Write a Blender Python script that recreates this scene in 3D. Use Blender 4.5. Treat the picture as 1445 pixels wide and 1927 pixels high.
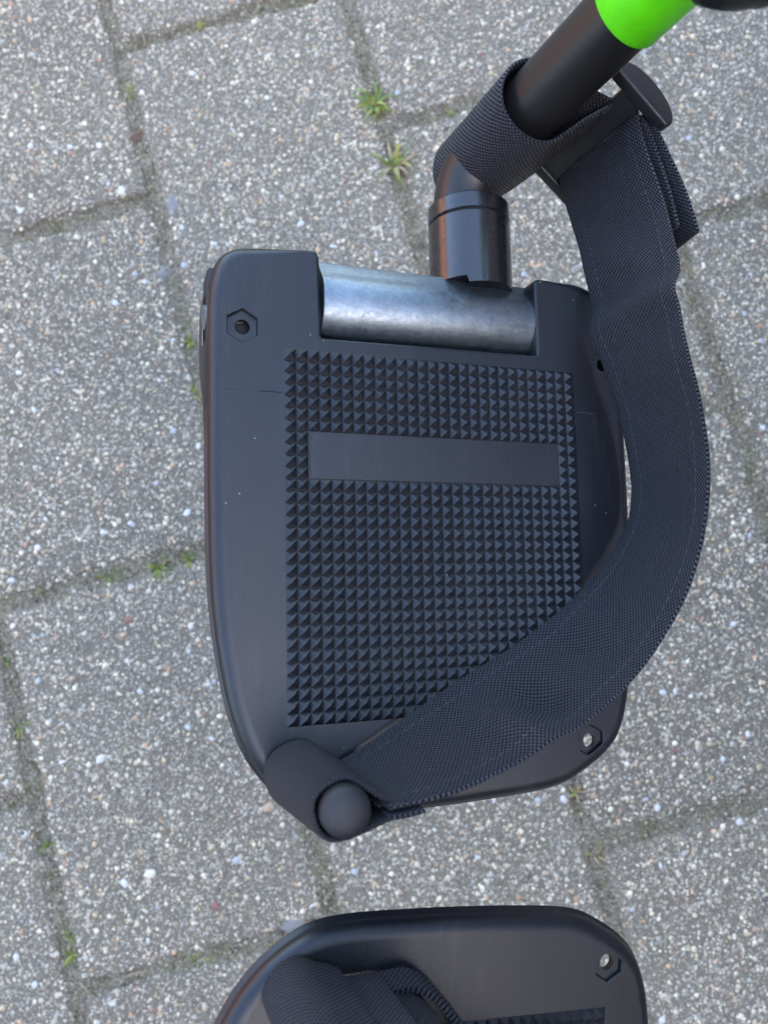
import bpy, bmesh, math, random
import numpy as np
from mathutils import Vector, Matrix
from mathutils.geometry import delaunay_2d_cdt
random.seed(7); rng = np.random.default_rng(11)
for o in list(bpy.data.objects): bpy.data.objects.remove(o)
scene = bpy.context.scene
COL = scene.collection

# ------------------------------------------------------------------ camera
cam = bpy.data.cameras.new('camera'); camo = bpy.data.objects.new('camera', cam); COL.objects.link(camo)
camo.matrix_world = Matrix(((0.99915906, 0.00433780, 0.04077203, 0.0),
                            (0.0,        0.99438802, -0.10579448, 0.0),
                            (-0.04100214, 0.10570551, 0.99355180, 0.59966),
                            (0, 0, 0, 1)))
cam.sensor_fit = 'HORIZONTAL'; cam.sensor_width = 36.0; cam.lens = 36.0 * 1449 / 1445
cam.clip_start = 0.01; cam.clip_end = 500
cam.dof.use_dof = True; cam.dof.focus_distance = 0.285; cam.dof.aperture_fstop = 19.0
scene.camera = camo

# ------------------------------------------------------------------ sky, sun, exposure
SUN_EL, SUN_AZ = math.radians(33), math.radians(152)      # azimuth clockwise from +Y
world = bpy.data.worlds.new('World'); scene.world = world; world.use_nodes = True
wn = world.node_tree; bg = wn.nodes['Background']
sky = wn.nodes.new('ShaderNodeTexSky'); sky.sky_type = 'NISHITA'; sky.sun_disc = False
sky.sun_elevation = SUN_EL; sky.sun_rotation = SUN_AZ; sky.air_density = 1.0; sky.dust_density = 3.4
wn.links.new(sky.outputs[0], bg.inputs[0]); bg.inputs[1].default_value = 0.15
sl = bpy.data.lights.new('sun', 'SUN'); sl.energy = 4.8; sl.angle = math.radians(0.53); sl.color = (1, .93, .82)
so = bpy.data.objects.new('sun', sl); COL.objects.link(so)
sd = Vector((math.sin(SUN_AZ) * math.cos(SUN_EL), math.cos(SUN_AZ) * math.cos(SUN_EL), math.sin(SUN_EL)))
so.rotation_euler = sd.to_track_quat('Z', 'Y').to_euler(); so.location = (6, 0, 8)
vs = scene.view_settings; vs.view_transform = 'Standard'; vs.look = 'None'; vs.gamma = 1; vs.exposure = 3.12
vs.use_curve_mapping = False
scene.render.engine = 'CYCLES'

# ------------------------------------------------------------------ node helper
class NT:
    def __init__(s, name):
        s.m = bpy.data.materials.new(name); s.m.use_nodes = True; s.t = s.m.node_tree
        s.b = s.t.nodes['Principled BSDF']
    def n(s, typ, **kw):
        nd = s.t.nodes.new('ShaderNode' + typ)
        for k, v in kw.items():
            if isinstance(v, tuple) and k.startswith('i_'): nd.inputs[k[2:]].default_value = v
            elif k.startswith('i_'): nd.inputs[k[2:].replace('_', ' ')].default_value = v
            else: setattr(nd, k, v)
        return nd
    def l(s, a, b): s.t.links.new(a, b)
    def math(s, op, a, b=None, clamp=False):
        nd = s.t.nodes.new('ShaderNodeMath'); nd.operation = op; nd.use_clamp = clamp
        for i, v in enumerate((a, b)):
            if v is None: continue
            if isinstance(v, (int, float)): nd.inputs[i].default_value = v
            else: s.l(v, nd.inputs[i])
        return nd.outputs[0]
    def noise(s, vec, scale, detail=3, rough=.55):
        nd = s.n('TexNoise', i_Scale=scale, i_Detail=detail, i_Roughness=rough)
        if vec is not None: s.l(vec, nd.inputs['Vector'])
        return nd
    def ramp(s, fac, stops):
        nd = s.t.nodes.new('ShaderNodeValToRGB'); el = nd.color_ramp.elements
        while len(el) < len(stops): el.new(.5)
        for e, (p, c) in zip(el, stops):
            e.position = p; e.color = (*c, 1) if len(c) == 3 else c
        s.l(fac, nd.inputs[0]); return nd.outputs[0]
    def mix(s, fac, a, b, blend='MIX'):
        nd = s.t.nodes.new('ShaderNodeMix'); nd.data_type = 'RGBA'; nd.blend_type = blend
        for i, v in ((0, fac), (6, a), (7, b)):
            if isinstance(v, (int, float)): nd.inputs[i].default_value = v
            elif isinstance(v, tuple): nd.inputs[i].default_value = (*v, 1)
            else: s.l(v, nd.inputs[i])
        return nd.outputs[2]
    def bump(s, h, strength, dist, normal=None):
        nd = s.n('Bump', i_Strength=strength, i_Distance=dist); s.l(h, nd.inputs['Height'])
        if normal is not None: s.l(normal, nd.inputs['Normal'])
        return nd.outputs[0]
    def set(s, **kw):
        for k, v in kw.items():
            i = s.b.inputs[k.replace('_', ' ')]
            if isinstance(v, (int, float)): i.default_value = v
            elif isinstance(v, tuple): i.default_value = (*v, 1)
            else: s.l(v, i)
        return s.m
    def obj(s): return s.n('TexCoord').outputs['Object']

def plain(name, c, rough=.5, metal=0., var=.15, scale=40, bump=0.):
    t = NT(name); v = t.obj(); nz = t.noise(v, scale)
    c0 = tuple(x * (1 - var) for x in c); c1 = tuple(min(1, x * (1 + var)) for x in c)
    t.set(Base_Color=t.mix(nz.outputs[0], c0, c1), Roughness=rough, Metallic=metal)
    if bump: t.set(Normal=t.bump(t.noise(v, scale * 6).outputs[0], bump, .001))
    return t.m

def m_plastic(name, c, rough):
    t = NT(name); v = t.obj()
    fine = t.noise(v, 2300, 2, .5); big = t.noise(v, 38, 4, .6)
    streak = t.n('Mapping'); streak.inputs['Scale'].default_value = (1, .12, 1); t.l(v, streak.inputs[0])
    st = t.noise(streak.outputs[0], 420, 3, .7)
    sp = t.n('TexVoronoi', i_Scale=210.0); t.l(v, sp.inputs['Vector'])
    cellr = t.n('SeparateColor'); t.l(sp.outputs['Color'], cellr.inputs[0])
    dust = t.math('MULTIPLY', t.math('LESS_THAN', sp.outputs['Distance'], .045), t.math('GREATER_THAN', cellr.outputs[0], .86))
    base = t.mix(big.outputs[0], tuple(x * .8 for x in c), tuple(x * 1.3 for x in c))
    scf = t.noise(streak.outputs[0], 130, 5, .75)
    base = t.mix(t.ramp(scf.outputs[0], [(.54, (0, 0, 0)), (.78, (.3, .3, .3))]), base, (.06, .062, .066))
    base = t.mix(dust, base, (.32, .33, .34))
    r = t.math('ADD', t.math('MULTIPLY', st.outputs[0], .16), t.math('ADD', t.math('MULTIPLY', big.outputs[0], .14), rough - .15))
    t.set(Base_Color=base, Roughness=r, Normal=t.bump(fine.outputs[0], .3, .0003))
    t.b.inputs['Specular IOR Level'].default_value = .55
    return t.m

def m_web(name, c, p=1.6, lo=.12, hi=3.2, sp0=0., sp1=1.):
    t = NT(name)
    uv = t.n('UVMap').outputs[0]; sx = t.n('SeparateXYZ'); t.l(uv, sx.inputs[0])
    wob = t.noise(uv, .35, 2); w2 = t.math('MULTIPLY', wob.outputs[0], .5)
    u = t.math('ADD', sx.outputs[0], w2); k = 2 * math.pi / p
    a = t.math('SINE', t.math('MULTIPLY', u, k)); b = t.math('SINE', t.math('MULTIPLY', sx.outputs[1], k))
    h = t.math('ADD', t.math('MULTIPLY', t.math('MULTIPLY', a, b), .5), .5)
    fib = t.noise(uv, 9, 2, .6)
    h2 = t.math('ADD', t.math('MULTIPLY', h, .85), t.math('MULTIPLY', fib.outputs[0], .3))
    big = t.noise(uv, .09, 3)
    base = t.mix(t.math('POWER', h, 1.4), tuple(x * lo for x in c), tuple(x * hi for x in c))  # relief shading painted in: weave gaps darkened, thread crowns lightened
    base = t.mix(t.math('MULTIPLY', big.outputs[0], .5), base, tuple(x * 1.2 for x in (c[0] * 1.25, c[1] * 1.02, c[2])))
    t.set(Base_Color=base, Roughness=.55, Specular_IOR_Level=t.math('ADD', t.math('MULTIPLY', t.math('POWER', h, 1.6), sp1), sp0), Normal=t.bump(h2, 1.0, .0011))
    t.b.inputs['Sheen Weight'].default_value = .05; t.b.inputs['Sheen Roughness'].default_value = .5
    return t.m

def m_zinc():
    t = NT('zinc_plated_steel'); v = t.obj()
    mp = t.n('Mapping'); mp.inputs['Scale'].default_value = (.5, 1, 1); t.l(v, mp.inputs[0])
    n1 = t.noise(v, 150, 6, .8); n2 = t.noise(mp.outputs[0], 700, 4, .7)
    vz = t.n('TexVoronoi', i_Scale=950.0); t.l(v, vz.inputs['Vector']); vc = t.n('SeparateColor'); t.l(vz.outputs['Color'], vc.inputs[0])
    c = t.mix(t.math('ADD', t.math('MULTIPLY', n1.outputs[0], .85), t.math('MULTIPLY', vc.outputs[0], .2)), (.11, .135, .155), (.33, .37, .395))
    r = t.math('ADD', t.math('MULTIPLY', n2.outputs[0], .3), t.math('ADD', t.math('MULTIPLY', vc.outputs[1], .1), .25))
    t.set(Base_Color=c, Metallic=1.0, Roughness=r, Normal=t.bump(n1.outputs[0], .18, .0006))
    return t.m

def m_gloss(name, c, rough, spec=.5):
    t = NT(name); v = t.obj(); n1 = t.noise(v, 220, 5, .7); n2 = t.noise(v, 900, 2)
    r = t.math('ADD', t.math('MULTIPLY', n1.outputs[0], .24), rough - .1)
    t.set(Base_Color=t.mix(n1.outputs[0], tuple(x * .8 for x in c), tuple(x * 1.3 for x in c)), Roughness=r,
          Normal=t.bump(n2.outputs[0], .03, .0004))
    t.b.inputs['Specular IOR Level'].default_value = spec
    return t.m

def m_concrete():
    t = NT('washed_concrete'); v = t.obj(); rnd = t.n('ObjectInfo').outputs['Random']
    vo = t.n('TexVoronoi', i_Scale=620.0); t.l(v, vo.inputs['Vector'])
    sc = t.n('SeparateColor'); t.l(vo.outputs['Color'], sc.inputs[0])
    big = t.noise(v, 14, 4, .6); mid = t.noise(v, 120, 4, .7)
    grains = t.ramp(sc.outputs[0], [(0, (.08, .069, .05)), (.35, (.2, .172, .124)), (.7, (.36, .312, .232)), (.9, (.52, .46, .355)), (1, (.66, .59, .47))])
    inner = t.math('LESS_THAN', vo.outputs['Distance'], .42)
    base = t.mix(inner, (.155, .131, .093), grains)
    base = t.mix(t.math('MULTIPLY', big.outputs[0], .55), base, t.mix(mid.outputs[0], (.155, .132, .096), (.3, .262, .195)))
    hgt = t.math('ADD', t.math('MULTIPLY', vo.outputs['Distance'], -1.0), t.math('MULTIPLY', mid.outputs[0], .6))
    stain = t.noise(v, 9, 5, .65)
    tone = t.math('ADD', t.math('MULTIPLY', rnd, .26), t.math('ADD', t.math('MULTIPLY', stain.outputs[0], .5), .62))
    base = t.mix(1.0, base, t.ramp(tone, [(0, (0, 0, 0)), (1, (1, 1, 1))]), 'MULTIPLY')
    t.set(Base_Color=base, Roughness=.85, Normal=t.bump(hgt, .8, .0012))
    return t.m

def m_attr(name, rough=.55):
    t = NT(name); at = t.n('Attribute', attribute_name='tint'); v = t.obj(); nz = t.noise(v, 900, 2)
    t.set(Base_Color=t.mix(t.math('MULTIPLY', nz.outputs[0], .35), at.outputs['Color'], t.mix(.55, at.outputs['Color'], (.05, .05, .05))), Roughness=rough)
    return t.m

def m_sand():
    t = NT('joint_sand'); v = t.obj()
    n1 = t.noise(v, 45, 4, .65); n2 = t.noise(v, 420, 4, .75); n3 = t.noise(v, 17, 3)
    base = t.ramp(n2.outputs[0], [(.3, (.05, .041, .027)), (.43, (.17, .14, .092)), (.57, (.33, .285, .2)), (.74, (.47, .41, .31))])
    moss = t.ramp(n1.outputs[0], [(.5, (0, 0, 0)), (.66, (1, 1, 1))])
    base = t.mix(t.math('MULTIPLY', moss, .65), base, t.mix(n2.outputs[0], (.035, .034, .012), (.17, .15, .05)))
    t.set(Base_Color=base, Roughness=.95, Normal=t.bump(n2.outputs[0], 1.0, .003))
    return t.m

def m_brick(name, c1, c2, mortar):
    t = NT(name); br = t.n('TexBrick', i_Scale=4.6, i_Mortar_Size=.02); v = t.n('TexCoord').outputs['Object']
    mp = t.n('Mapping'); mp.inputs['Rotation'].default_value = (math.pi / 2, 0, math.pi / 2); t.l(v, mp.inputs[0]); t.l(mp.outputs[0], br.inputs['Vector'])
    for i, c in zip(('Color1', 'Color2', 'Mortar'), (c1, c2, mortar)): br.inputs[i].default_value = (*c, 1)
    t.set(Base_Color=br.outputs[0], Roughness=.85); return t.m

M = {}
M['plate'] = m_plastic('black_moulded_plastic', (.0065, .0074, .0098), .37)
M['buckle'] = m_plastic('black_buckle_plastic', (.0085, .009, .011), .42)
M['peg'] = m_plastic('black_rubber_cap', (.0085, .009, .0105), .6)
M['web'] = m_web('black_nylon_webbing', (.0118, .0122, .0168))
M['web_loop'] = m_web('black_tight_webbing', (.0125, .012, .0155), 1.2, .6, 1.8, .25, .25)
M['thread'] = plain('grey_thread', (.055, .055, .062), .7, scale=300)
M['zinc'] = m_zinc()
M['tube'] = plain('black_powder_coat', (.013, .012, .011), .36, scale=500, bump=.12)
M['sleeve'] = m_gloss('black_anodised_sleeve', (.008, .008, .009), .23, .95)
M['green'] = m_gloss('bright_green_plastic', (.125, .74, .003), .38)
M['concrete'] = m_concrete()
M['pebble_mix'] = m_attr('aggregate_stone')
M['sand'] = m_sand()
PAL = [tuple(np.array(c_) * (1.14, .985, .735)) for c_ in [(.72, .71, .68), (.60, .60, .58), (.45, .46, .47), (.36, .40, .45), (.30, .30, .29), (.50, .43, .33), (.40, .28, .22), (.20, .20, .2), (.14, .14, .14), (.55, .40, .30)]]
WGT = np.array([.07, .17, .25, .08, .20, .055, .02, .09, .045, .02]); WGT /= WGT.sum()
M['stone'] = [plain('stone_%d' % i, c, .55, scale=350, var=.2, bump=.2) for i, c in enumerate([(.62, .60, .55), (.68, .61, .5), (.40, .40, .40), (.45, .33, .22), (.24, .12, .09), (.55, .54, .52)])]
M['pale_mortar'] = plain('pale_mortar', (.36, .35, .33), .9, scale=260, var=.5, bump=1.0)
M['grass'] = [plain('fresh_grass', (.15, .21, .04), .5, scale=120, var=.35), plain('yellow_grass', (.3, .3, .055), .55, scale=120, var=.3), plain('dry_grass', (.36, .27, .14), .7, scale=120, var=.3), plain('moss', (.15, .17, .03), .8, scale=300, var=.5)]
M['straw'] = plain('dry_stalk', (.33, .27, .19), .8, scale=200, var=.3)
M['brown_leaf'] = plain('brown_leaf', (.13, .065, .045), .8, scale=300, var=.4)

# ------------------------------------------------------------------ object helpers
def mesh(name, verts, faces, mat=None, smooth=True, sharp=None, uvs=None):
    me = bpy.data.meshes.new(name); me.from_pydata([tuple(v) for v in verts], [], faces); me.update()
    if smooth:
        me.shade_smooth()
        if sharp: me.set_sharp_from_angle(angle=math.radians(sharp))
    if uvs is not None:
        ul = me.uv_layers.new(name='UVMap'); li = np.empty(len(me.loops), dtype=np.int32); me.loops.foreach_get('vertex_index', li)
        ul.data.foreach_set('uv', np.asarray(uvs, dtype=np.float32)[li].ravel())
    if mat: me.materials.append(mat)
    return me
def link(name, me, parent=None, loc=None):
    o = bpy.data.objects.new(name, me); COL.objects.link(o)
    if parent: o.parent = parent
    if loc is not None: o.location = loc
    return o
def tag(o, label, cat, group=None):
    o['label'] = label; o['category'] = cat
    if group: o['group'] = group
    return o
def empty(name, mw):
    o = bpy.data.objects.new(name, None); COL.objects.link(o); o.matrix_world = mw; o.empty_display_size = .02; return o
def catmull(P, n):
    P = np.asarray(P, float); Q = np.vstack([2 * P[0] - P[1], P, 2 * P[-1] - P[-2]]); out = []
    for i in range(1, len(Q) - 2):
        for t in np.linspace(0, 1, n, endpoint=False):
            a, b, c, d = Q[i - 1], Q[i], Q[i + 1], Q[i + 2]
            out.append(.5 * (2 * b + (c - a) * t + (2 * a - 5 * b + 4 * c - d) * t * t + (3 * b - a - 3 * c + d) * t ** 3))
    out.append(P[-1]); return np.array(out)
def sweep(path, radii, n=32, caps=True, cap_round=0):
    """tube along path (mm in, metres out)"""
    P = np.asarray(path, float) / 1000; R = np.broadcast_to(np.asarray(radii, float) / 1000, (len(P),))
    T = np.gradient(P, axis=0); T /= np.linalg.norm(T, axis=1)[:, None]
    up = np.array([0, 0, 1.]) if abs(T[0][2]) < .9 else np.array([1., 0, 0])
    V, F = [], []; A = np.cross(up, T[0]); A /= np.linalg.norm(A)
    for i in range(len(P)):
        A = A - (A @ T[i]) * T[i]; A /= np.linalg.norm(A); B = np.cross(T[i], A)
        for k in range(n):
            th = 2 * math.pi * k / n; V.append(P[i] + R[i] * (math.cos(th) * A + math.sin(th) * B))
    for i in range(len(P) - 1):
        for k in range(n):
            F.append((i * n + k, i * n + (k + 1) % n, (i + 1) * n + (k + 1) % n, (i + 1) * n + k))
    if caps:
        F.append(tuple(reversed(range(n)))); F.append(tuple(range((len(P) - 1) * n, len(P) * n)))
    return V, F
def ribbon(E1, E2, thick, nu=12, disp=None, close=False):
    """webbing between two edge curves (mm in), returns verts, faces, uvs in mm"""
    E1 = np.asarray(E1, float); E2 = np.asarray(E2, float); N = len(E1); mid = (E1 + E2) / 2
    L = np.r_[0, np.cumsum(np.linalg.norm(np.diff(mid, axis=0), axis=1))]
    T = np.gradient(mid, axis=0); W = E2 - E1; wid = np.linalg.norm(W, axis=1)
    Nn = np.cross(T, W); Nn /= np.linalg.norm(Nn, axis=1)[:, None]
    V, UV, F = [], [], []
    prof = [(j / nu, 1) for j in range(nu + 1)] + [(1 + .012, 0)] + [(j / nu, -1) for j in range(nu, -1, -1)] + [(-.012, 0)]
    m = len(prof)
    for i in range(N):
        for (f, s) in prof:
            d = disp(L[i], f) if disp else 0
            p = E1[i] + W[i] * f + Nn[i] * (s * thick / 2 + d)
            V.append(p / 1000); UV.append((f * wid[i], L[i]))
    for i in range(N - 1):
        for j in range(m):
            F.append((i * m + j, i * m + (j + 1) % m, (i + 1) * m + (j + 1) % m, (i + 1) * m + j))
    F.append(tuple(reversed(range(m)))); F.append(tuple(range((N - 1) * m, N * m)))
    return V, F, UV, L
def stitches(E1, E2, f, off, disp=None, step=3.2, ln=2.3, r=.16):
    """row of sewing stitches as short threads on the face of a ribbon"""
    E1 = np.asarray(E1, float); E2 = np.asarray(E2, float); mid = (E1 + E2) / 2
    L = np.r_[0, np.cumsum(np.linalg.norm(np.diff(mid, axis=0), axis=1))]
    T = np.gradient(mid, axis=0); W = E2 - E1; Nn = np.cross(T, W); Nn /= np.linalg.norm(Nn, axis=1)[:, None]
    def at(s):
        e = np.array([np.interp(s, L, (E1 + W * f)[:, k]) for k in range(3)]); nn = np.array([np.interp(s, L, Nn[:, k]) for k in range(3)])
        return e + nn * (off + (disp(s, f) if disp else 0))
    V, F = [], []; s = 2.0
    while s + ln < L[-1] - 2:
        v, fc = sweep([at(s) - 0, at(s + ln * .3), at(s + ln * .7), at(s + ln)], [r * .5, r, r, r * .5], 6)
        b = len(V); V += v; F += [tuple(i + b for i in q) for q in fc]; s += step
    return V, F
def box(x0, x1, y0, y1, z0, z1, bev=0):
    bm = bmesh.new(); bmesh.ops.create_cube(bm, size=1)
    for v in bm.verts:
        v.co = Vector((x0 + (v.co.x + .5) * (x1 - x0), y0 + (v.co.y + .5) * (y1 - y0), z0 + (v.co.z + .5) * (z1 - z0)))
    if bev: bmesh.ops.bevel(bm, geom=bm.edges[:], offset=bev, segments=2, affect='EDGES', profile=.5)
    return bm
def bm_mesh(name, bm, mat, smooth=True, sharp=35):
    me = bpy.data.meshes.new(name); bm.normal_update(); bm.to_mesh(me); bm.free()
    if smooth: me.shade_smooth(); me.set_sharp_from_angle(angle=math.radians(sharp))
    me.materials.append(mat); return me
def extrude_poly(poly, o, ax, ay, az, t, bev):
    """polygon (2D mm) placed at o with axes, extruded by t along az, bevelled; metres"""
    bm = bmesh.new(); o, ax, ay, az = [np.asarray(v, float) for v in (o, ax, ay, az)]
    vs_ = [bm.verts.new(tuple((o + p[0] * ax + p[1] * ay) / 1000)) for p in poly]
    f = bm.faces.new(vs_); r = bmesh.ops.extrude_face_region(bm, geom=[f])
    bmesh.ops.translate(bm, vec=Vector(tuple(az * t / 1000)), verts=[v for v in r['geom'] if isinstance(v, bmesh.types.BMVert)])
    bmesh.ops.recalc_face_normals(bm, faces=bm.faces[:])
    if bev:
        es = [e for e in bm.edges if len(e.link_faces) == 2 and e.calc_face_angle(0) > .6]
        bmesh.ops.bevel(bm, geom=es, offset=bev / 1000, segments=3, affect='EDGES', profile=.5)
    return bm

# ------------------------------------------------------------------ ground and pavement
gr = link('ground', mesh('ground', [(-60, -60, -.016), (60, -60, -.016), (60, 60, -.016), (-60, 60, -.016)], [(0, 1, 2, 3)], M['concrete'])); gr['kind'] = 'structure'
LO = np.array([-.41036, .28164]); LX = np.array([.96561, .26001]); LY = np.array([.26001, -.96561]); PA, PB = .200, .296
OFF = {0: .0064, 1: -.132, 2: 0.0, 3: -.1465}
def off(k): return OFF.get(k, 0.004 if k % 2 == 0 else -.14)
def hash_noise(x, y, seed=0):
    """smooth value noise, vectorised"""
    xi, yi = np.floor(x).astype(np.int64), np.floor(y).astype(np.int64); fx, fy = x - xi, y - yi
    def h(a, b):
        n = (a * 374761393 + b * 668265263 + seed * 974711) & 0x7fffffff
        n = ((n ^ (n >> 13)) * 1274126177) & 0x7fffffff
        return ((n ^ (n >> 16)) & 0xffff) / 65535.0
    fx = fx * fx * (3 - 2 * fx); fy = fy * fy * (3 - 2 * fy)
    return (h(xi, yi) * (1 - fx) + h(xi + 1, yi) * fx) * (1 - fy) + (h(xi, yi + 1) * (1 - fx) + h(xi + 1, yi + 1) * fx) * fy
def fbm(x, y, seed=0): return (hash_noise(x, y, seed) + .5 * hash_noise(2 * x, 2 * y, seed + 1) + .25 * hash_noise(4 * x, 4 * y, seed + 2)) / 1.75
pave = bpy.data.objects.new('pavement', None); COL.objects.link(pave); pave['kind'] = 'structure'
# joint sand, a rough sheet
gx = np.arange(-1.3, 1.301, .006); gy = np.arange(-1.2, 1.401, .006)
XX, YY = np.meshgrid(gx, gy); ZZ = np.minimum(-.0043 + .0034 * fbm(XX * 130, YY * 130, 5) + .0055 * (fbm(XX * 22, YY * 22, 9) - .5), -.0012)
nx, ny = len(gx), len(gy)
idx = np.arange(nx * ny).reshape(ny, nx)
fq = np.stack([idx[:-1, :-1], idx[:-1, 1:], idx[1:, 1:], idx[1:, :-1]], -1).reshape(-1, 4)
js = link('joint_sand', mesh('joint_sand', np.stack([XX, YY, ZZ], -1).reshape(-1, 3), fq.tolist(), M['sand']), pave); js['kind'] = 'stuff'
def axis_samples(L, fine):
    e = np.array([0, .0006, .0014, .0024, .0036, .005, .0068, .009])
    n = max(2, int((L - .02) / fine)); return np.r_[e, np.linspace(.012, L - .012, n), (L - e)[::-1]]
pavers = {}; surf = {}
JW = .005
def top_height(u, v, du, dv, key):
    """height of a paver's worn top at local u,v (metres)"""
    d = np.minimum(np.minimum(u, du - u), np.minimum(v, dv - v))
    d = d - .0042 * fbm(u * 90, v * 90, key) - .0034 * np.clip(fbm(u * 24, v * 24, key + 40) - .42, 0, 1) / .58 + .0014
    r = .0075; q = np.clip(1 - d / r, 0, 1.25)
    z = -r * .85 * (1 - np.sqrt(np.clip(1 - q * q, 0, 1))) - np.where(q > 1, (q - 1) * .012, 0)
    return z + .0012 * (fbm(u * 30, v * 30, key + 7) - .5) + .0007 * (fbm(u * 160, v * 160, key + 3) - .5)
for k in range(-4, 8):
    for m in range(-4, 6):
        ctr = LO + LX * (k + .5) * PA + LY * (off(k) + (m + .5) * PB)
        if abs(ctr[0]) > 1.15 or not -1.05 < ctr[1] < 1.25: continue
        near = abs(ctr[0]) < .55 and -.55 < ctr[1] < .75
        du, dv = PA - JW, PB - JW; us = axis_samples(du, .005 if near else .03); vv = axis_samples(dv, .005 if near else .03)
        U, V_ = np.meshgrid(us, vv); key = (k * 31 + m * 57 + 900)
        Z = top_height(U, V_, du, dv, key)
        hz = rng.normal(0, .0006); tx, ty = rng.normal(0, .003, 2)
        Z = Z + hz + tx * (U - du / 2) + ty * (V_ - dv / 2)
        wob = .0016
        Uw = U + wob * (fbm(V_ * 40, U * 10, key + 21) - .5); Vw = V_ + wob * (fbm(U * 40, V_ * 10, key + 22) - .5)
        uc = Uw - du / 2; vc = Vw - dv / 2
        W = np.stack([uc * LX[0] + vc * LY[0], uc * LX[1] + vc * LY[1], Z], -1)
        a, b = len(us), len(vv); ii = np.arange(a * b).reshape(b, a)
        f = np.stack([ii[:-1, :-1], ii[1:, :-1], ii[1:, 1:], ii[:-1, 1:]], -1).reshape(-1, 4)
        ring = np.r_[ii[0, :], ii[1:, -1], ii[-1, -2::-1], ii[-2:0:-1, 0]]
        Wv = W.reshape(-1, 3); low = Wv[ring].copy(); low[:, 2] = -.015; nb = len(Wv)
        sk = [(int(ring[i]), int(ring[(i + 1) % len(ring)]), nb + (i + 1) % len(ring), nb + i) for i in range(len(ring))]
        o = link('paver', mesh('paver', np.vstack([Wv, low]), f.tolist() + sk, M['concrete']), pave, (ctr[0], ctr[1], 0))
        pavers[(k, m)] = o; surf[(k, m)] = (ctr, hz, tx, ty, key)
def locate(x, y):
    """paver index, local u,v for arrays of points"""
    dx, dy = x - LO[0], y - LO[1]; a = dx * LX[0] + dy * LX[1]; b = dx * LY[0] + dy * LY[1]
    k = np.floor(a / PA).astype(int); of = np.array([off(i) for i in range(-8, 12)])[np.clip(k + 8, 0, 19)]
    m = np.floor((b - of) / PB).astype(int)
    return k, m, a - k * PA - JW / 2, b - of - m * PB - JW / 2
# exposed aggregate: thousands of small stones bedded in the pavers
def dome(ns=5):
    v = [(0, 0, 1.0)]
    for rr, zz in ((.72, .68), (1.0, -.25)):
        for i in range(ns):
            th = 2 * math.pi * (i + (.5 if zz < 0 else 0)) / ns; v.append((rr * math.cos(th), rr * math.sin(th), zz))
    f = [(0, 1 + i, 1 + (i + 1) % ns) for i in range(ns)]
    for i in range(ns):
        f += [(1 + i, 1 + ns + i, 1 + (i + 1) % ns), (1 + (i + 1) % ns, 1 + ns + i, 1 + ns + (i + 1) % ns)]
    return np.array(v), np.array(f)
DV, DF = dome()
NP = 150000
px = rng.uniform(-.44, .40, NP); py = rng.uniform(-.40, .60, NP)
rad = np.exp(rng.normal(math.log(.00088), .42, NP)).clip(.0005, .0024)
k, m, u, v = locate(px, py); du, dv = PA - JW, PB - JW
ed = np.minimum(np.minimum(u, du - u), np.minimum(v, dv - v))
keep = (ed > .0015) & (rng.uniform(0, 1, NP) < np.clip((ed - .0005) / .006, .3, 1)) & (rng.uniform(0, 1, NP) < .62 + .8 * fbm(px * 25, py * 25, 3))
px, py, rad, k, m, u, v = [q[keep] for q in (px, py, rad, k, m, u, v)]; NP = len(px)
hz = np.zeros(NP)
for kk in set(zip(k.tolist(), m.tolist())):
    if kk not in surf: continue
    s = (k == kk[0]) & (m == kk[1]); c_, h0, tx, ty, key = surf[kk]
    hz[s] = top_height(u[s], v[s], du, dv, key) + h0 + tx * (u[s] - du / 2) + ty * (v[s] - dv / 2)
def scatter(name, px, py, hz, rad, tint, flat):
    NP = len(px); th = rng.uniform(0, 6.283, NP); el = rng.uniform(.74, 1.1, NP)
    jit = 1 + rng.uniform(-.22, .22, (NP, len(DV)))
    lx = DV[None, :, 0] * jit * rad[:, None]; ly = DV[None, :, 1] * jit * (rad * el)[:, None]
    VX = lx * np.cos(th)[:, None] - ly * np.sin(th)[:, None] + px[:, None]
    VY = lx * np.sin(th)[:, None] + ly * np.cos(th)[:, None] + py[:, None]
    VZ = DV[None, :, 2] * (rad * flat)[:, None] + hz[:, None] + .00005
    VV = np.stack([VX, VY, VZ], -1).reshape(-1, 3); FF = (DF[None] + (np.arange(NP) * len(DV))[:, None, None]).reshape(-1, 3)
    me = bpy.data.meshes.new(name); me.vertices.add(len(VV)); me.vertices.foreach_set('co', VV.astype(np.float32).ravel())
    me.loops.add(FF.size); me.loops.foreach_set('vertex_index', FF.astype(np.int32).ravel())
    me.polygons.add(len(FF)); me.polygons.foreach_set('loop_start', np.arange(0, FF.size, 3, dtype=np.int32))
    me.update(); me.shade_smooth()
    col = np.c_[tint.clip(0, .85), np.ones(NP)]; at = me.color_attributes.new('tint', 'FLOAT_COLOR', 'POINT')
    at.data.foreach_set('color', np.repeat(col, len(DV), axis=0).astype(np.float32).ravel())
    me.materials.append(M['pebble_mix']); o = link(name, me, pave); o['kind'] = 'stuff'; return o
ci = rng.choice(len(PAL), NP, p=WGT); tint = np.array(PAL)[ci] * rng.uniform(.7, 1.15, (NP, 1))
tint = np.where(rad[:, None] < .0007, tint * .8, tint)
scatter('aggregate', px, py, hz, rad, tint, rng.uniform(.3, .6, NP))
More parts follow.
